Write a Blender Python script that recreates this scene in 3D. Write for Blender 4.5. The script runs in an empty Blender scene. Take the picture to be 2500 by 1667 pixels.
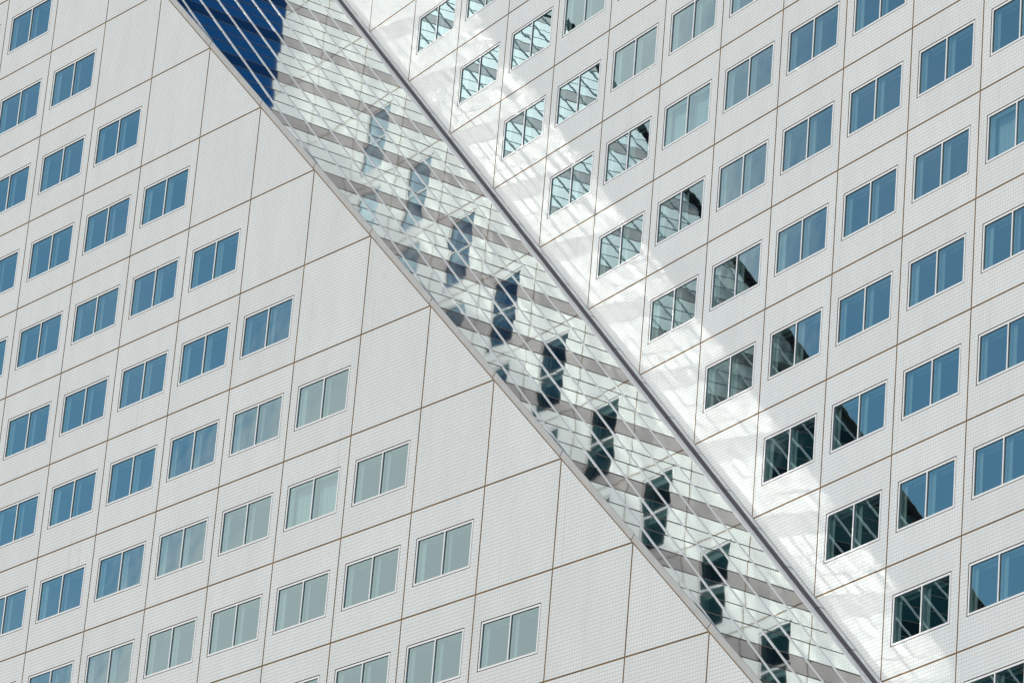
import bpy, bmesh, math, random
from mathutils import Vector, Matrix, noise
random.seed(7)
scene = bpy.context.scene
S = 3.3            # metres per storey (one panel is one storey high)
Z0 = 65.05         # height of the reference joint above the ground
WP = 1.0485159     # panel width in storeys
YAW = -0.1384826   # the rear wing is turned this much
D = Vector((-0.8606681, 3.0896207, 1.0269239))   # reference corner of the rear wing, seen from the front one

# ------------------------------------------------------------------ camera
cam = bpy.data.cameras.new('camera')
cam.sensor_width = 36.0
cam.lens = 10662.4558 / 2500.0 * 36.0
cam.clip_start = 1.0
cam.clip_end = 5000.0
camo = bpy.data.objects.new('camera', cam)
scene.collection.objects.link(camo)
cx = Vector((0.6270176, 0.7750075, 0.0788176)); cy = Vector((0.2495849, -0.2957026, 0.9220994)); cz = Vector((0.7379406, -0.5585009, -0.3788409))
m = Matrix((cx, cy, cz)).transposed().to_4x4()
m.translation = Vector((33.7627368 * S, -21.4251823 * S, Z0 - 19.2256581 * S))
camo.matrix_world = m
scene.camera = camo

# ------------------------------------------------------------------ sky, sun, exposure
SUN_EL = math.radians(35.0)
SUN_AZ = math.radians(14.0)        # the light travels towards this bearing (from +Y to +X)
sd = Vector((math.sin(SUN_AZ) * math.cos(SUN_EL), math.cos(SUN_AZ) * math.cos(SUN_EL), -math.sin(SUN_EL)))
sun = bpy.data.lights.new('sun', 'SUN')
sun.energy = 2.52
sun.angle = math.radians(0.53)
sun.color = (1.0, 0.965, 0.91)
suno = bpy.data.objects.new('sun', sun)
suno.rotation_euler = sd.to_track_quat('-Z', 'Y').to_euler()
suno.location = (0, -60, 160)
scene.collection.objects.link(suno)

world = bpy.data.worlds.new('World')
scene.world = world
world.use_nodes = True
nt = world.node_tree
for n_ in list(nt.nodes): nt.nodes.remove(n_)
def wn(t, **k):
    n_ = nt.nodes.new(t)
    for a, b in k.items(): setattr(n_, a, b)
    return n_
out = wn('ShaderNodeOutputWorld'); bg = wn('ShaderNodeBackground')
sky = wn('ShaderNodeTexSky', sky_type='NISHITA', sun_disc=False)
sky.sun_elevation = SUN_EL
sky.sun_rotation = math.radians(180.0) + SUN_AZ
sky.air_density = 1.0; sky.dust_density = 0.6; sky.ozone_density = 2.0
bg.inputs['Strength'].default_value = 0.108
tc = wn('ShaderNodeTexCoord')
def dot_mask(vec, lo, hi, nz_scale, nz_amt, soft=0.03):
    """1 inside the cap round a bearing: clouds and added tone patches in one part of the sky"""
    v = Vector(vec).normalized()
    d = wn('ShaderNodeVectorMath', operation='DOT_PRODUCT'); d.inputs[1].default_value = v
    nt.links.new(tc.outputs['Generated'], d.inputs[0])
    nz = wn('ShaderNodeTexNoise'); nz.inputs['Scale'].default_value = nz_scale; nz.inputs['Detail'].default_value = 6.0
    nz.inputs['Roughness'].default_value = 0.62
    nt.links.new(tc.outputs['Generated'], nz.inputs['Vector'])
    a = wn('ShaderNodeMath', operation='MULTIPLY_ADD'); nt.links.new(nz.outputs['Fac'], a.inputs[0]); a.inputs[1].default_value = nz_amt
    nt.links.new(d.outputs['Value'], a.inputs[2])
    r = wn('ShaderNodeMapRange', interpolation_type='SMOOTHSTEP')
    r.inputs['From Min'].default_value = lo + nz_amt * 0.5; r.inputs['From Max'].default_value = hi + nz_amt * 0.5
    nt.links.new(a.outputs[0], r.inputs['Value'])
    return r.outputs['Result']
def bearing(az, el):
    az = math.radians(az); el = math.radians(el)
    return (math.sin(az) * math.cos(el), math.cos(az) * math.cos(el), math.sin(el))
m1 = dot_mask(bearing(-101, 24), math.cos(math.radians(14.5)), math.cos(math.radians(10.5)), 9.0, 0.02)
m2 = dot_mask(bearing(-149, 5), math.cos(math.radians(30.2)), math.cos(math.radians(28.6)), 16.0, 0.012)
m2b = dot_mask(bearing(-126, 15), math.cos(math.radians(18)), math.cos(math.radians(13)), 5.0, 0.01)
mm = wn('ShaderNodeMath', operation='MULTIPLY'); nt.links.new(m2, mm.inputs[0]); nt.links.new(m2b, mm.inputs[1]); m2 = mm.outputs[0]
m3 = dot_mask(bearing(-117, 58), math.cos(math.radians(11.4)), math.cos(math.radians(6.5)), 10.0, 0.012)
mx0 = wn('ShaderNodeMath', operation='MAXIMUM'); nt.links.new(m1, mx0.inputs[0]); nt.links.new(m2, mx0.inputs[1])
mx = mx0
thin = wn('ShaderNodeTexNoise'); thin.inputs['Scale'].default_value = 5.0; thin.inputs['Detail'].default_value = 8.0
nt.links.new(tc.outputs['Generated'], thin.inputs['Vector'])
tr = wn('ShaderNodeMapRange'); tr.inputs['From Min'].default_value = 0.52; tr.inputs['From Max'].default_value = 0.75; tr.inputs['To Max'].default_value = 0.35
nt.links.new(thin.outputs['Fac'], tr.inputs['Value'])
mx2 = wn('ShaderNodeMath', operation='MAXIMUM'); nt.links.new(mx.outputs[0], mx2.inputs[0]); nt.links.new(tr.outputs['Result'], mx2.inputs[1])
mix = wn('ShaderNodeMix', data_type='RGBA')
nt.links.new(mx2.outputs[0], mix.inputs['Factor'])
hs = wn('ShaderNodeHueSaturation'); hs.inputs['Hue'].default_value = 0.48; hs.inputs['Saturation'].default_value = 1.15; hs.inputs['Value'].default_value = 1.0
nt.links.new(sky.outputs['Color'], hs.inputs['Color'])
# the sky deepens towards the zenith
m4 = dot_mask(bearing(-90, 84), math.cos(math.radians(49)), math.cos(math.radians(36)), 2.0, 0.0)
dp = wn('ShaderNodeMix', data_type='RGBA', blend_type='MULTIPLY'); nt.links.new(m4, dp.inputs['Factor'])
nt.links.new(hs.outputs['Color'], dp.inputs['A']); dp.inputs['B'].default_value = (0.13, 0.40, 0.74, 1)
m5 = dot_mask(bearing(-146, 48.5), math.cos(math.radians(13.5)), math.cos(math.radians(9.5)), 7.0, 0.01)
dq = wn('ShaderNodeMix', data_type='RGBA'); nt.links.new(m5, dq.inputs['Factor'])       # added dark patch of sky, darkens the window reflections
nt.links.new(dp.outputs['Result'], dq.inputs['A']); dq.inputs['B'].default_value = (0.10, 0.42, 0.55, 1)
nt.links.new(dq.outputs['Result'], mix.inputs['A'])
mix.inputs['B'].default_value = (8.2, 8.1, 8.0, 1)
# one bright sunlit cloud high to the left of the sun
mixb = wn('ShaderNodeMix', data_type='RGBA'); nt.links.new(m3, mixb.inputs['Factor']); nt.links.new(mix.outputs['Result'], mixb.inputs['A'])
mixb.inputs['B'].default_value = (19.0, 18.0, 18.0, 1)
nt.links.new(mixb.outputs['Result'], bg.inputs['Color'])
nt.links.new(bg.outputs[0], out.inputs['Surface'])

scene.render.engine = 'CYCLES'
scene.view_settings.view_transform = 'Standard'
scene.view_settings.look = 'None'
scene.view_settings.exposure = 0.0
scene.view_settings.gamma = 1.0
scene.cycles.max_bounces = 10
scene.cycles.glossy_bounces = 6
scene.cycles.transparent_max_bounces = 16
scene.cycles.caustics_reflective = True
scene.cycles.sample_clamp_indirect = 0.0
scene.cycles.blur_glossy = 0.0
scene.cycles.use_guiding = True
scene.cycles.use_surface_guiding = True
scene.cycles.guiding_training_samples = 128
scene.cycles.surface_guiding_probability = 0.8
scene.cycles.use_adaptive_sampling = False

# ------------------------------------------------------------------ materials
def material(name):
    mt = bpy.data.materials.new(name); mt.use_nodes = True
    t = mt.node_tree
    for n_ in list(t.nodes): t.nodes.remove(n_)
    o = t.nodes.new('ShaderNodeOutputMaterial')
    return mt, t, o
def nd(t, kind, **k):
    n_ = t.nodes.new(kind)
    for a, b in k.items(): setattr(n_, a, b)
    return n_
def math_n(t, op, a, b=None, c=None):
    n_ = t.nodes.new('ShaderNodeMath'); n_.operation = op
    for i, x in enumerate((a, b, c)):
        if x is None: continue
        if isinstance(x, (int, float)): n_.inputs[i].default_value = x
        else: t.links.new(x, n_.inputs[i])
    return n_.outputs[0]
def simple(name, col, rough=0.5, metal=0.0, var=0.08, scale=3.0, spec=0.5):
    mt, t, o = material(name)
    p = nd(t, 'ShaderNodeBsdfPrincipled'); p.inputs['Roughness'].default_value = rough; p.inputs['Metallic'].default_value = metal
    p.inputs['Specular IOR Level'].default_value = spec
    tcn = nd(t, 'ShaderNodeTexCoord'); nz = nd(t, 'ShaderNodeTexNoise'); nz.inputs['Scale'].default_value = scale; nz.inputs['Detail'].default_value = 5
    t.links.new(tcn.outputs['Object'], nz.inputs['Vector'])
    hs = nd(t, 'ShaderNodeMix', data_type='RGBA')
    hs.inputs['A'].default_value = (*[c * (1 - var) for c in col], 1); hs.inputs['B'].default_value = (*[min(1, c * (1 + var)) for c in col], 1)
    t.links.new(nz.outputs['Fac'], hs.inputs['Factor'])
    t.links.new(hs.outputs['Result'], p.inputs['Base Color'])
    t.links.new(p.outputs[0], o.inputs['Surface'])
    return mt

def tile_material(name, base, grout_dark, grout_w):
    """small square glazed tiles, 30 across a panel and 29 up it, with grout lines; UV = panel units"""
    mt, t, o = material(name)
    uv = nd(t, 'ShaderNodeUVMap'); uv.uv_map = 'UVMap'
    sp = nd(t, 'ShaderNodeSeparateXYZ'); t.links.new(uv.outputs[0], sp.inputs[0])
    def lines(sock, n_tiles, wid):
        x = math_n(t, 'MULTIPLY', sock, n_tiles)
        fr = math_n(t, 'FRACT', x)
        d = math_n(t, 'ABSOLUTE', math_n(t, 'SUBTRACT', fr, 0.5))      # 0.5 at the grout
        mr = nd(t, 'ShaderNodeMapRange'); mr.inputs['From Min'].default_value = 0.5 - wid; mr.inputs['From Max'].default_value = 0.5 - wid * 0.45
        t.links.new(d, mr.inputs['Value'])
        return mr.outputs['Result'], math_n(t, 'FLOOR', x)
    gx, ix = lines(sp.outputs['X'], 30.0, grout_w * 0.75); gy, iy = lines(sp.outputs['Y'], 29.0, grout_w)
    g = math_n(t, 'MAXIMUM', gx, gy)
    cmb = nd(t, 'ShaderNodeCombineXYZ'); t.links.new(ix, cmb.inputs[0]); t.links.new(iy, cmb.inputs[1])
    wh = nd(t, 'ShaderNodeTexWhiteNoise', noise_dimensions='2D'); t.links.new(cmb.outputs[0], wh.inputs['Vector'])
    # every tile slightly different in shade
    va = nd(t, 'ShaderNodeMix', data_type='RGBA'); t.links.new(wh.outputs['Color'], va.inputs['Factor'])
    t.links.new(wh.outputs['Value'], va.inputs['Factor'])
    va.inputs['A'].default_value = (base[0] * 0.985, base[1] * 0.985, base[2] * 0.98, 1)
    va.inputs['B'].default_value = (min(1, base[0] * 1.012), min(1, base[1] * 1.015), min(1, base[2] * 1.015), 1)
    # weathering: broad soft patches and faint runs below joints
    nz = nd(t, 'ShaderNodeTexNoise'); nz.inputs['Scale'].default_value = 1.3; nz.inputs['Detail'].default_value = 6
    mp = nd(t, 'ShaderNodeMapping'); mp.inputs['Scale'].default_value = (3.0, 0.8, 1.0)
    t.links.new(uv.outputs[0], mp.inputs['Vector']); t.links.new(mp.outputs[0], nz.inputs['Vector'])
    we = nd(t, 'ShaderNodeMapRange'); we.inputs['From Min'].default_value = 0.3; we.inputs['From Max'].default_value = 0.75
    we.inputs['To Min'].default_value = 1.02; we.inputs['To Max'].default_value = 0.95
    t.links.new(nz.outputs['Fac'], we.inputs['Value'])
    mu = nd(t, 'ShaderNodeVectorMath', operation='SCALE'); t.links.new(va.outputs['Result'], mu.inputs[0]); t.links.new(we.outputs['Result'], mu.inputs['Scale'])
    pc = nd(t, 'ShaderNodeCombineXYZ'); t.links.new(math_n(t, 'FLOOR', sp.outputs['X']), pc.inputs[0]); t.links.new(math_n(t, 'FLOOR', sp.outputs['Y']), pc.inputs[1])
    pw_ = nd(t, 'ShaderNodeTexWhiteNoise', noise_dimensions='2D'); t.links.new(pc.outputs[0], pw_.inputs['Vector'])
    ptone = math_n(t, 'MULTIPLY_ADD', pw_.outputs['Value'], 0.045, 0.975)
    # thin dirty runs starting under the horizontal joints and window corners
    rn = nd(t, 'ShaderNodeTexNoise'); rn.inputs['Scale'].default_value = 1.0; rn.inputs['Detail'].default_value = 3
    rmp = nd(t, 'ShaderNodeMapping'); rmp.inputs['Scale'].default_value = (22.0, 0.7, 1.0)
    t.links.new(uv.outputs[0], rmp.inputs['Vector']); t.links.new(rmp.outputs[0], rn.inputs['Vector'])
    rr = nd(t, 'ShaderNodeMapRange'); rr.inputs['From Min'].default_value = 0.62; rr.inputs['From Max'].default_value = 0.8; rr.inputs['To Min'].default_value = 1.0; rr.inputs['To Max'].default_value = 0.87
    t.links.new(rn.outputs['Fac'], rr.inputs['Value'])
    tone = math_n(t, 'MULTIPLY', ptone, rr.outputs['Result'])
    mu2 = nd(t, 'ShaderNodeVectorMath', operation='SCALE'); t.links.new(mu.outputs[0], mu2.inputs[0]); t.links.new(tone, mu2.inputs['Scale'])
    gm = nd(t, 'ShaderNodeMix', data_type='RGBA'); t.links.new(g, gm.inputs['Factor'])
    t.links.new(mu2.outputs[0], gm.inputs['A']); gm.inputs['B'].default_value = (*grout_dark, 1)
    p = nd(t, 'ShaderNodeBsdfDiffuse'); t.links.new(gm.outputs['Result'], p.inputs['Color'])
    t.links.new(p.outputs[0], o.inputs['Surface'])
    return mt

def mirror_glass(name, f0, f90, tint, base, rough, wave, wave_scale, see=False, pw=3.0):
    """reflective glazing: reflectance rises from f0 head-on to f90 at grazing; the rest is the dark body or seen through"""
    mt, t, o = material(name)
    tcn = nd(t, 'ShaderNodeTexCoord'); oi = nd(t, 'ShaderNodeObjectInfo')
    ad = nd(t, 'ShaderNodeVectorMath', operation='ADD')
    sc = nd(t, 'ShaderNodeVectorMath', operation='SCALE'); sc.inputs['Scale'].default_value = 1.0
    rc = nd(t, 'ShaderNodeCombineXYZ')
    t.links.new(math_n(t, 'MULTIPLY', oi.outputs['Random'], 91.0), rc.inputs[0]); t.links.new(math_n(t, 'MULTIPLY', oi.outputs['Random'], 37.0), rc.inputs[2])
    t.links.new(tcn.outputs['Object'], ad.inputs[0]); t.links.new(rc.outputs[0], ad.inputs[1])
    nz = nd(t, 'ShaderNodeTexNoise'); nz.inputs['Scale'].default_value = wave_scale; nz.inputs['Detail'].default_value = 1.0
    t.links.new(ad.outputs[0], nz.inputs['Vector'])
    bp = nd(t, 'ShaderNodeBump'); bp.inputs['Strength'].default_value = 1.0; bp.inputs['Distance'].default_value = wave
    t.links.new(nz.outputs['Fac'], bp.inputs['Height'])
    lw = nd(t, 'ShaderNodeLayerWeight'); lw.inputs['Blend'].default_value = 0.5     # facing = 1 - cos
    fp = math_n(t, 'POWER', lw.outputs['Facing'], pw)
    fac = math_n(t, 'MULTIPLY_ADD', fp, f90 - f0, f0)
    gl = nd(t, 'ShaderNodeBsdfGlossy'); gl.inputs['Color'].default_value = (*tint, 1); gl.inputs['Roughness'].default_value = rough
    t.links.new(bp.outputs[0], gl.inputs['Normal'])
    if see:
        bd = nd(t, 'ShaderNodeBsdfTransparent'); bd.inputs['Color'].default_value = (*base, 1)
    else:
        bd = nd(t, 'ShaderNodeBsdfDiffuse'); bd.inputs['Color'].default_value = (*base, 1)
    ms = nd(t, 'ShaderNodeMixShader'); t.links.new(fac, ms.inputs[0]); t.links.new(bd.outputs[0], ms.inputs[1]); t.links.new(gl.outputs[0], ms.inputs[2])
    t.links.new(ms.outputs[0], o.inputs['Surface'])
    return mt

M = {}
M['tile'] = tile_material('white_tile', (0.70, 0.705, 0.688), (0.42, 0.425, 0.42), 0.075)
M['joint'] = simple('brown_joint', (0.20, 0.118, 0.046), 0.8, 0, 0.75, 0.8, 0.2)
M['joint_dark'] = simple('brown_seal', (0.10, 0.062, 0.025), 0.8, 0, 0.3, 6.0, 0.2)
M['frame'] = simple('white_frame', (0.80, 0.79, 0.77), 0.35, 0, 0.03)
M['gasket_shade'] = simple('gasket_and_shade', (0.055, 0.036, 0.02), 0.7)  # gasket colour, also used for the frame's painted shade lines
M['reveal'] = simple('pale_reveal', (0.85, 0.86, 0.84), 0.7)
M['room'] = simple('dark_room', (0.035, 0.045, 0.05), 0.9)
M['curtain_jamb_light'] = simple('pale_curtain_jamb_light', (0.40, 0.43, 0.42), 0.9)  # full curtains, and the added strips imitating lit jambs
M['window_glass'] = mirror_glass('window_glass', 0.30, 1.0, (0.74, 0.97, 1.0), (0.74, 0.90, 0.88), 0.0, 0.002, 1.1, see=True, pw=2.0)
M['coated_glass'] = mirror_glass('coated_glass', 0.66, 1.0, (0.95, 1.0, 0.975), (0.03, 0.05, 0.05), 0.05, 0.0004, 1.6, pw=1.6)
M['dark_glass'] = mirror_glass('spandrel_glass', 0.03, 0.92, (1.0, 0.95, 0.93), (0.006, 0.006, 0.012), 0.05, 0.0008, 1.6, pw=2.8)
M['bar'] = simple('silver_bar', (0.64, 0.64, 0.63), 0.75, 0.0, 0.05)
M['transom'] = simple('bronze_seal', (0.07, 0.055, 0.04), 0.6)
M['flashing'] = simple('grey_flashing', (0.44, 0.435, 0.415), 0.6, 0.0, 0.15)
M['pipe'] = simple('steel_pipe', (0.55, 0.54, 0.55), 0.28, 1.0, 0.06)
M['slate'] = simple('slate_gutter', (0.05, 0.045, 0.055), 0.5, 0.0, 0.1)  # dark tone of the gutter's side towards the glass
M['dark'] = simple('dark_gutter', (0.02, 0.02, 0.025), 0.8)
M['roof'] = simple('grey_roof', (0.25, 0.25, 0.25), 0.9)
M['ground'] = simple('paving', (0.11, 0.108, 0.10), 0.9, 0, 0.3, 0.05)

# ------------------------------------------------------------------ helpers
COL = scene.collection
def link(o, parent=None):
    COL.objects.link(o)
    if parent is not None: o.parent = parent
    return o
class MB:
    """collects faces (metres) for ONE mesh"""
    def __init__(s): s.v = []; s.f = []; s.mi = []; s.uv = []
    def face(s, pts, mi=0, uv=None):
        b = len(s.v); s.v += [tuple(p) for p in pts]; s.f.append(tuple(range(b, b + len(pts)))); s.mi.append(mi)
        s.uv += list(uv) if uv else [(0, 0)] * len(pts)
    def box(s, x0, x1, y0, y1, z0, z1, mi=0):
        p = [(x, y, z) for x in (x0, x1) for y in (y0, y1) for z in (z0, z1)]
        for q in ((0, 1, 3, 2), (4, 6, 7, 5), (0, 4, 5, 1), (2, 3, 7, 6), (0, 2, 6, 4), (1, 5, 7, 3)):
            s.face([p[i] for i in q], mi)
    def hexa(s, p, mi=0):
        """p: 8 corners, bottom ring 0-3 then top ring 4-7"""
        for q in ((3, 2, 1, 0), (4, 5, 6, 7), (0, 1, 5, 4), (1, 2, 6, 5), (2, 3, 7, 6), (3, 0, 4, 7)):
            s.face([p[i] for i in q], mi)
    def build(s, name, mats, parent=None, smooth=False, weld=False):
        me = bpy.data.meshes.new(name); me.from_pydata(s.v, [], s.f)
        ul = me.uv_layers.new(name='UVMap')
        flat = [c for u in s.uv for c in u]; ul.data.foreach_set('uv', flat)
        me.polygons.foreach_set('material_index', s.mi)
        for mt in mats: me.materials.append(mt)
        if weld:
            bm = bmesh.new(); bm.from_mesh(me); bmesh.ops.remove_doubles(bm, verts=bm.verts, dist=1e-5); bm.to_mesh(me); bm.free()
        if smooth: me.polygons.foreach_set('use_smooth', [True] * len(me.polygons))
        me.update()
        return link(bpy.data.objects.new(name, me), parent)
def clip(poly, keep):
    """keep(p) >= 0 half-plane clip, poly of (h, v)"""
    res = []
    for i in range(len(poly)):
        a, b = poly[i], poly[(i + 1) % len(poly)]
        ka, kb = keep(a), keep(b)
        if ka >= 0: res.append(a)
        if (ka >= 0) != (kb >= 0):
            t_ = ka / (ka - kb); res.append((a[0] + t_ * (b[0] - a[0]), a[1] + t_ * (b[1] - a[1])))
    return res
def thing(name, label, cat, loc, rz=0.0):
    e = bpy.data.objects.new(name, None); e.empty_display_size = 2.0
    e.location = loc; e.rotation_euler = (0, 0, rz); COL.objects.link(e)
    e['label'] = label; e['category'] = cat
    return e
def project(pt):
    q = Vector(pt) - camo.matrix_world.translation
    z = -q.dot(cz)
    return (1250 + 10662.4558 * q.dot(cx) / z, 833.5 - 10662.4558 * q.dot(cy) / z, z)

# ------------------------------------------------------------------ ground
g = MB(); g.face([(-1500, -1500, 0), (1500, -1500, 0), (1500, 1500, 0), (-1500, 1500, 0)])
go = g.build('ground', [M['ground']]); go['kind'] = 'structure'

# ------------------------------------------------------------------ the two tiled wings
GAP = 0.0078; TH = 0.024; BACK = 0.0035
WX0, WX1, WY0, WY1 = 0.108 * WP, 0.888 * WP, 0.270, 0.727     # window opening inside a panel
BOT = 19.7
def wing(name, label, cat, loc, rz, zref, cells, keep, keep_back, has_window, bounds, body):
    root = thing(name, label, cat, loc, rz)
    P = lambda h, y, v: (h * S, y * S, zref - v * S)
    mb = MB()
    for (j, i) in cells:
        x0, x1, y0, y1 = j * WP, (j + 1) * WP, float(i), i + 1.0
        U = lambda h, v: (h / WP, -v)
        outer = clip([(x0 + GAP, y0 + GAP), (x0 + GAP, y1 - GAP), (x1 - GAP, y1 - GAP), (x1 - GAP, y0 + GAP)], keep)
        back = clip([(x0, y0), (x0, y1), (x1, y1), (x1, y0)], keep_back)
        if has_window(j, i):
            a0, a1, b0, b1 = x0 + WX0, x0 + WX1, y0 + WY0, y0 + WY1
            X0, X1, Y0, Y1 = x0 + GAP, x1 - GAP, y0 + GAP, y1 - GAP
            ring = [((X0, Y0), (X0, Y1), (a0, b1), (a0, b0)), ((X0, Y1), (X1, Y1), (a1, b1), (a0, b1)),
                    ((X1, Y1), (X1, Y0), (a1, b0), (a1, b1)), ((X1, Y0), (X0, Y0), (a0, b0), (a1, b0))]
            for q in ring: mb.face([P(h, 0, v) for h, v in q], 0, [U(h, v) for h, v in q])
            hole = [(a0, b0), (a0, b1), (a1, b1), (a1, b0)]
            for k in range(4):
                (h0, v0), (h1, v1) = hole[k], hole[(k + 1) % 4]
                mb.face([P(h0, 0, v0), P(h1, 0, v1), P(h1, TH, v1), P(h0, TH, v0)], 1)
            ring = [((x0, y0), (x0, y1), (a0, b1), (a0, b0)), ((x0, y1), (x1, y1), (a1, b1), (a0, b1)),
                    ((x1, y1), (x1, y0), (a1, b0), (a1, b1)), ((x1, y0), (x0, y0), (a0, b0), (a1, b0))]
            for q in ring: mb.face([P(h, BACK, v) for h, v in q], 1)
        else:
            if len(outer) > 2: mb.face([P(h, 0, v) for h, v in outer], 0, [U(h, v) for h, v in outer])
            if len(back) > 2: mb.face([P(h, BACK, v) for h, v in back], 1)
        for k in range(len(outer)):
            (h0, v0), (h1, v1) = outer[k], outer[(k + 1) % len(outer)]
            mb.face([P(h0, 0, v0), P(h0, BACK, v0), P(h1, BACK, v1), P(h1, 0, v1)], 1 if True else 0)
    mb.build('wall', [M['tile'], M['joint']], root)
    bd = MB()
    for q in body: bd.face([P(*c) for c in q])
    bd.build('roof', [M['roof']], root)
    return root

def window_parts():
    """prototype, origin at the centre of the opening in the wall plane"""
    W, H = (WX1 - WX0) * S / 2, (WY1 - WY0) * S / 2
    g = 0.0085 * S; fw = 0.0175 * S; fd = 0.03 * S
    fr = MB()
    x0, x1, z0, z1 = -W + g, W - g, -H + g, H - g
    yf = 0.002 * S
    fr.box(x0, x0 + fw, yf, fd, z0, z1); fr.box(x1 - fw, x1, yf, fd, z0, z1)
    fr.box(x0 + fw, x1 - fw, yf, fd, z1 - fw, z1); fr.box(x0 + fw, x1 - fw, yf, fd, z0, z0 + fw)
    fr.box(-fw * 0.45, fw * 0.45, yf + 0.001, fd, z0 + fw, z1 - fw)
    # black gasket behind the gap
    for a in ((-W, x0, -H, H), (x1, W, -H, H), (x0, x1, z1, H), (x0, x1, -H, z0)):
        fr.box(a[0], a[1], 0.012 * S, fd, a[2], a[3], 1)
    gl = MB(); yg = 0.0125 * S
    e = 0.004 * S
    for (a, b) in ((x0 + fw, -fw * 0.45), (fw * 0.45, x1 - fw)):
        gl.face([(a, yg, z0 + fw), (b, yg, z0 + fw), (b, yg, z1 - fw), (a, yg, z1 - fw)])
        fr.box(a, a + e, yg - 0.006, yg + 0.004, z0 + fw, z1 - fw, 1); fr.box(a, b, yg - 0.006, yg + 0.004, z1 - fw - e, z1 - fw, 1)  # dark left and top strips stand in for the frame's shade
    rv = MB(); d0, d1 = fd, 0.082 * S; dr = 0.55 * S
    # white jambs, head, sill and the inner post; dark room beyond
    for (a, b) in ((x0 + fw * 0.6, -fw * 0.8), (fw * 0.8, x1 - fw * 0.6)):
        c0, c1 = z0 + fw * 0.6, z1 - fw * 0.6
        rv.face([(a, d0, c0), (a, d0, c1), (a, d1, c1), (a, d1, c0)], 0); rv.face([(b, d0, c1), (b, d0, c0), (b, d1, c0), (b, d1, c1)], 0)
        rv.face([(a, d0, c1), (b, d0, c1), (b, d1, c1), (a, d1, c1)], 0); rv.face([(b, d0, c0), (a, d0, c0), (a, d1, c0), (b, d1, c0)], 0)
    a, b, c0, c1 = x0 + fw * 0.6, x1 - fw * 0.6, z0 + fw * 0.6, z1 - fw * 0.6
    rv.face([(a, d1, c0), (a, d1, c1), (a, dr, c1), (a, dr, c0)], 1); rv.face([(b, d1, c1), (b, d1, c0), (b, dr, c0), (b, dr, c1)], 1)
    rv.face([(a, d1, c1), (b, d1, c1), (b, dr, c1), (a, dr, c1)], 1); rv.face([(b, d1, c0), (a, d1, c0), (a, dr, c0), (b, dr, c0)], 1)
    rv.face([(a, dr, c0), (a, dr, c1), (b, dr, c1), (b, dr, c0)], 1)
    rv.box(-fw * 0.8, fw * 0.8, d0, d1, c0, c1, 0)
    cu = []
    for kind in range(3):
        c = MB(); yc = 0.105 * S
        spans = {0: [(a + 0.004 * S, a + 0.062 * S), (0.018 * S, 0.074 * S)], 1: [(a + 0.004 * S, a + 0.085 * S), (0.018 * S, 0.066 * S)], 2: [(a, b)]}[kind]
        if kind < 2: yc = 0.048 * S  # narrow strips added to imitate the jambs' bright bands; only full spans are curtains
        for (s0, s1) in spans:
            n_ = max(10, int((s1 - s0) / 0.035)); prev = None
            for k in range(n_ + 1):
                x = s0 + (s1 - s0) * k / n_; y = yc + 0.028 * math.sin(k * 1.25) + 0.012 * math.sin(k * 0.37 + kind)
                if prev: c.face([(prev[0], prev[1], c0), (x, y, c0), (x, y, c1), (prev[0], prev[1], c1)])
                prev = (x, y)
        if kind < 2: c.face([(a, 0.095 * S, c1), (b, 0.095 * S, c1), (b, 0.095 * S, c1 - 0.035 * S), (a, 0.095 * S, c1 - 0.035 * S)])  # added pale strip imitating the bright band under the head
        cu.append(c)
    return fr, gl, rv, cu
fr, gl, rv, cu = window_parts()
def tmp_mesh(mb, name, mats, smooth=False):
    o = mb.build(name, mats, None, smooth); me = o.data; bpy.data.objects.remove(o); return me
ME = dict(frame=tmp_mesh(fr, 'window', [M['frame'], M['gasket_shade']]), pane=tmp_mesh(gl, 'pane', [M['window_glass']]),
          reveal=tmp_mesh(rv, 'reveal', [M['reveal'], M['room']]), curtain_jamb_light=[tmp_mesh(c, 'curtain_jamb_light', [M['curtain_jamb_light']], True) for c in cu])
def add_window(root, h, v, zref, kind):
    w_ = bpy.data.objects.new('window', ME['frame']); w_.location = (h * S, 0, zref - v * S); link(w_, root)
    for nm, me in (('pane', ME['pane']), ('reveal', ME['reveal']), ('curtain_jamb_light', ME['curtain_jamb_light'][kind])):
        link(bpy.data.objects.new(nm, me), w_)
    return w_
def in_view(root, h, v, zref, mar):
    p = Matrix.Translation(root[0]) @ Matrix.Rotation(root[1], 4, 'Z') @ Vector((h * S, 0, zref - v * S))
    x, y, z = project(p)
    return -mar < x < 2500 + mar and -mar < y < 1667 + mar

# front wing (left of the glass): ends on the diagonal of its own panels
zL = Z0
locL = Vector((0, 0, 0))
keepL = lambda p: -(p[0] - WP * p[1]) - 0.0125
keepLb = lambda p: -(p[0] - WP * p[1]) - 0.001
cellsL = [(j, i) for i in range(-3, 20) for j in range(-13, 21) if j <= i]
winL = {(j, i) for (j, i) in cellsL if j <= i - 2 and in_view((locL, 0.0), (j + 0.498) * WP, i + 0.4985, zL, 330)}
TL = -3.0
left_wing = wing('office_wing', 'white tiled wall with window rows at left, ending in a sawn-off slope along the glass', 'building', locL, 0.0, zL,
    cellsL, keepL, keepLb, lambda j, i: (j, i) in winL, None,
    [[(-13 * WP, 0, -3), (-13 * WP, 8, -3), (-3 * WP, 8, -3), (-3 * WP, 0, -3)], [(-13 * WP, 0, -3), (-13 * WP, 0, BOT), (-13 * WP, 8, BOT), (-13 * WP, 8, -3)]])
for k, (j, i) in enumerate(sorted(winL)):
    add_window(left_wing, (j + 0.498) * WP, i + 0.4985, zL, random.choice((0, 0, 0, 1)) if (j * 7 + i * 3) % 29 else 2)
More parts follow.
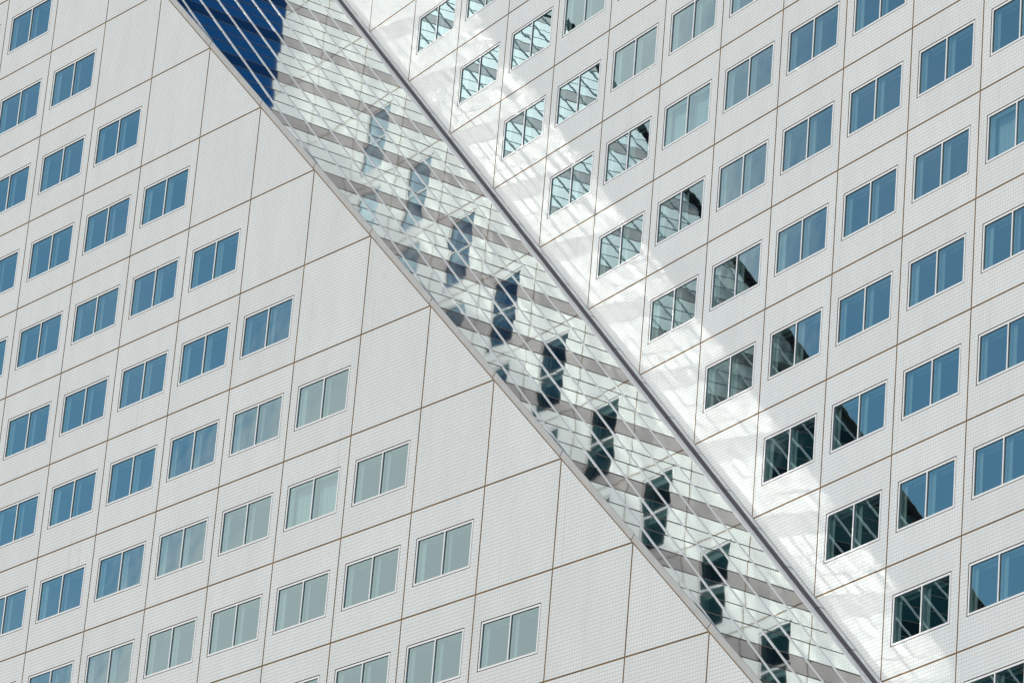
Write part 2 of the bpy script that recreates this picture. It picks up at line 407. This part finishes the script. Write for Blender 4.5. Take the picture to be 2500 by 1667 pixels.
# rear wing (right of the glass)
zR = Z0 + D.z * S
locR = Vector((D.x * S, D.y * S, 0))
keepR = lambda p: (p[0] - WP * p[1]) - 0.006
keepRb = lambda p: (p[0] - WP * p[1]) + 0.02
cellsR = [(j, i) for i in range(-3, 20) for j in range(-4, 22) if j >= i - 1 or False]
cellsR = [(j, i) for (j, i) in cellsR if j >= i]
def refl_zone(j, i): return i <= 9 and j <= i + 4
winR = {(j, i) for (j, i) in cellsR if j >= i + 1 and i > -2 and (in_view((locR, YAW), (j + 0.498) * WP, i + 0.4985, zR, 250))}
winR |= {(j, i) for (j, i) in cellsR if j >= i + 1 and -1 <= i <= 9 and j <= i + 3}
right_wing = wing('office_wing', 'white tiled wall with windows right of the glass slope, striped with bright sunlight', 'building', locR, YAW, zR,
    cellsR, keepR, keepRb, lambda j, i: (j, i) in winR, None,
    [[(-3 * WP, 0, -3), (-3 * WP, 6, -3), (22 * WP, 6, -3), (22 * WP, 0, -3)], [(22 * WP, 0, -3), (22 * WP, 6, -3), (22 * WP, 6, BOT), (22 * WP, 0, BOT)]])
for k, (j, i) in enumerate(sorted(winR)):
    add_window(right_wing, (j + 0.498) * WP, i + 0.4985, zR, random.choice((0, 0, 0, 1)) if (j * 5 + i * 3) % 31 else 2)
print('WINDOWS', len(winL), len(winR))

# ------------------------------------------------------------------ the sloping glass between them
eR = Vector((1.0384781, -0.1447375, -1.0))       # along the slope, parallel to the rear wall (one storey down)
T = Vector((0.069186, 0.9976038, 0.0))           # level, across the slope towards the rear wall
N = Vector((0.6893773, -0.0478098, 0.7228231))   # out of the glass
def Q(s, t, h=0.0):
    p = D + eR * s + T * t + N * h
    return Vector((p.x * S, p.y * S, Z0 + p.z * S))
def edgeT(s): return -3.238428 + (s + 0.973974) * 0.1450853 - 0.1450853  # where the front wall's edge lies at s
def edgeT(s): return -3.093326 + (s - 0.026024) * 0.1450853 / 1.0
STOP, SBOT = -3.0, 13.0
slope = thing('glass_slope', 'sloping mirrored glass strip with white bars between the two tiled walls', 'glass roof', Q(13.0, -1.0))
inv = Matrix.Translation(-slope.location)
class SMB(MB):
    def q(s, pts, mi=0): s.face([Q(*p) - slope.location for p in pts], mi)
    def bar(s, s0, s1, t0, t1, h0, h1, mi=0, ts=None):
        """bar along s; ts: (t at s0, t at s1) shift"""
        p = [Q(s0, t0, h0), Q(s1, t0, h0), Q(s1, t1, h0), Q(s0, t1, h0), Q(s0, t0, h1), Q(s1, t0, h1), Q(s1, t1, h1), Q(s0, t1, h1)]
        s.hexa([x - slope.location for x in p], mi)
PITCH = 0.2955; T0 = -0.20; ROW = 0.25
COP = 0.10                                       # width of the flashing on the front wall's edge
mull = [T0 - PITCH * k for k in range(0, 12)]
# substrate sheet below the glass, down to the ground
sb = SMB(); n_ = 20
sb.q([(-3.0, edgeT(-3.0) + 0.004, -0.03), (18.6, edgeT(18.6) + 0.004, -0.03), (18.6, 0.0, -0.03), (-3.0, 0.0, -0.03)])
sb.q([(-3.0, edgeT(-3.0), -0.03), (-3.0, 0.0, -0.03), (-3.0, 0.0, 0.02), (-3.0, edgeT(-3.0), 0.02)])
sb.build('backing', [M['dark']], slope)
# panes
panes = []
r = random.Random(3)
nrow = int((SBOT - STOP) / ROW)
for ri in range(nrow):
    s0 = STOP + ri * ROW; s1 = s0 + ROW
    dark = (ri % 4) == 0
    for k in range(-1, len(mull)):
        tr_ = mull[k] if k >= 0 else None
        if k < 0: continue
        tl_ = mull[k + 1] if k + 1 < len(mull) else -9
        lo0, lo1 = max(tl_, edgeT(s0) + COP * 0.3), max(tl_, edgeT(s1) + COP * 0.3)
        if lo0 >= tr_ - 0.01 and lo1 >= tr_ - 0.01: continue
        lo0 = min(lo0, tr_); lo1 = min(lo1, tr_)
        if lo0 == tr_ and lo1 == tr_: continue
        panes.append((s0, s1, lo0, lo1, tr_, dark, project(Q((s0 + s1) / 2, (lo0 + tr_) / 2))[:2]))
inview = [p for p in panes if -60 < p[6][0] < 2560 and -60 < p[6][1] < 1727]
def area_key(p):
    x, y = p[6]
    return -(y + x) if p in inview else 1e9
order = sorted(panes, key=area_key)
def pane_faces(mb, p, base):
    s0, s1, lo0, lo1, hi, dark, _ = p
    G = 5
    ta = r.gauss(0, 0.0028); tb = r.gauss(0, 0.0028); bul = r.uniform(-0.5, 1.0) * (0.0016 if dark else 0.0010)
    e = 0.003
    grid = []
    for a in range(G + 1):
        row = []
        fa = a / G; s_ = s0 + e + (s1 - s0 - 2 * e) * fa
        lo = lo0 + (lo1 - lo0) * fa
        for b in range(G + 1):
            fb = b / G; t_ = lo + (hi - lo) * fb
            h = 0.002 + (fa - 0.5) * ROW * ta + (t_ - (hi - PITCH / 2)) * tb + bul * (1 - (2 * fb - 1) ** 2) * (0.55 + 0.45 * (1 - (2 * fa - 1) ** 2))
            row.append(Q(s_, t_, h) - base)
        grid.append(row)
    for a in range(G):
        for b in range(G):
            mb.face([grid[a][b], grid[a + 1][b], grid[a + 1][b + 1], grid[a][b + 1]], 1 if dark else 0)
for p in order[:100]:
    mb = SMB(); pane_faces(mb, p, slope.location)
    o = mb.build('glass_pane', [M['coated_glass'], M['dark_glass']], slope, True, True)
rest = SMB()
for p in order[100:]: pane_faces(rest, p, slope.location)
ro = rest.build('glass_panes', [M['coated_glass'], M['dark_glass']], slope, True, True); ro['kind'] = 'stuff'
# white bars running down the slope
for k, t in enumerate(mull):
    # the bar stops where it meets the front wall's edge
    s_end = SBOT
    s_hit = 0.026024 + (t - 0.012 + 3.093326 - COP * 0.55) / 0.1450853
    s_end = min(SBOT, s_hit)
    if s_end <= STOP + 0.1: continue
    mb = SMB()
    mb.bar(STOP, s_end, t - 0.0145, t + 0.0145, 0.0, 0.0060)
    mb.bar(STOP, s_end, t - 0.004, t + 0.004, 0.0060, 0.0085)
    mb.build('glazing_bar', [M['bar']], slope)
# dark seals across, one mesh each
for ri in range(nrow + 1):
    s_ = STOP + ri * ROW
    mb = SMB()
    p = [Q(s_ - 0.0068, edgeT(s_) + COP * 0.3, 0.001), Q(s_ + 0.0068, edgeT(s_) + COP * 0.3, 0.001), Q(s_ + 0.0068, T0, 0.001), Q(s_ - 0.0068, T0, 0.001)]
    p2 = [x + N * 0.0022 * S for x in p]
    mb.hexa([x - slope.location for x in p + p2])
    mb.build('cross_seal', [M['transom']], slope)
# low upstand on the front wall's edge: pale metal outside and on top, dark on the side towards the glass
mb = SMB(); k = STOP; HU = 0.055
while k < 18.6:
    k2 = min(k + 1.0, 18.6); a0, a1 = edgeT(k), edgeT(k2 - 0.008)
    p = [Q(k, a0 + 0.004, -0.03), Q(k2 - 0.008, a1 + 0.004, -0.03), Q(k2 - 0.008, a1 + 0.014, -0.03), Q(k, a0 + 0.014, -0.03)]
    p = [x - slope.location for x in p]; p2 = [x + N * (0.03 + HU) * S for x in p]
    a_ = p + p2
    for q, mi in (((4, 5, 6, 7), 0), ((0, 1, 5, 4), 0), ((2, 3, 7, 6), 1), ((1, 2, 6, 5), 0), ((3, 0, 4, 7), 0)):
        mb.face([a_[x] for x in q], mi)
    k = k2
mb.build('upstand', [M['flashing'], M['dark']], slope)
# white sheet beside the last bar, then the slate and white gutter against the rear wall, seamed twice a storey
mb = SMB(); mb.bar(STOP, 18.6, T0 + 0.012, T0 + 0.066, -0.02, 0.008); mb.build('edge_sheet', [M['bar']], slope)
prof = [(-0.128, -0.03), (-0.128, 0.030), (-0.122, 0.035), (-0.112, 0.038), (-0.060, 0.038), (-0.030, 0.028), (-0.004, 0.0), (-0.004, -0.03)]
mb = SMB(); k = STOP + 0.2
while k < 18.6:
    for a in range(len(prof) - 1):
        (t0, h0), (t1, h1) = prof[a], prof[a + 1]
        mb.face([Q(k, t0, h0) - slope.location, Q(k + 0.490, t0, h0) - slope.location, Q(k + 0.490, t1, h1) - slope.location, Q(k, t1, h1) - slope.location], 0 if a < 3 else 1)
        mb.face([Q(k + 0.490, t0, h0 - 0.004) - slope.location, Q(k + 0.5, t0, h0 - 0.004) - slope.location, Q(k + 0.5, t1, h1 - 0.004) - slope.location, Q(k + 0.490, t1, h1 - 0.004) - slope.location], 2)
    k += 0.5
mb.build('gutter', [M['slate'], M['bar'], M['dark']], slope)
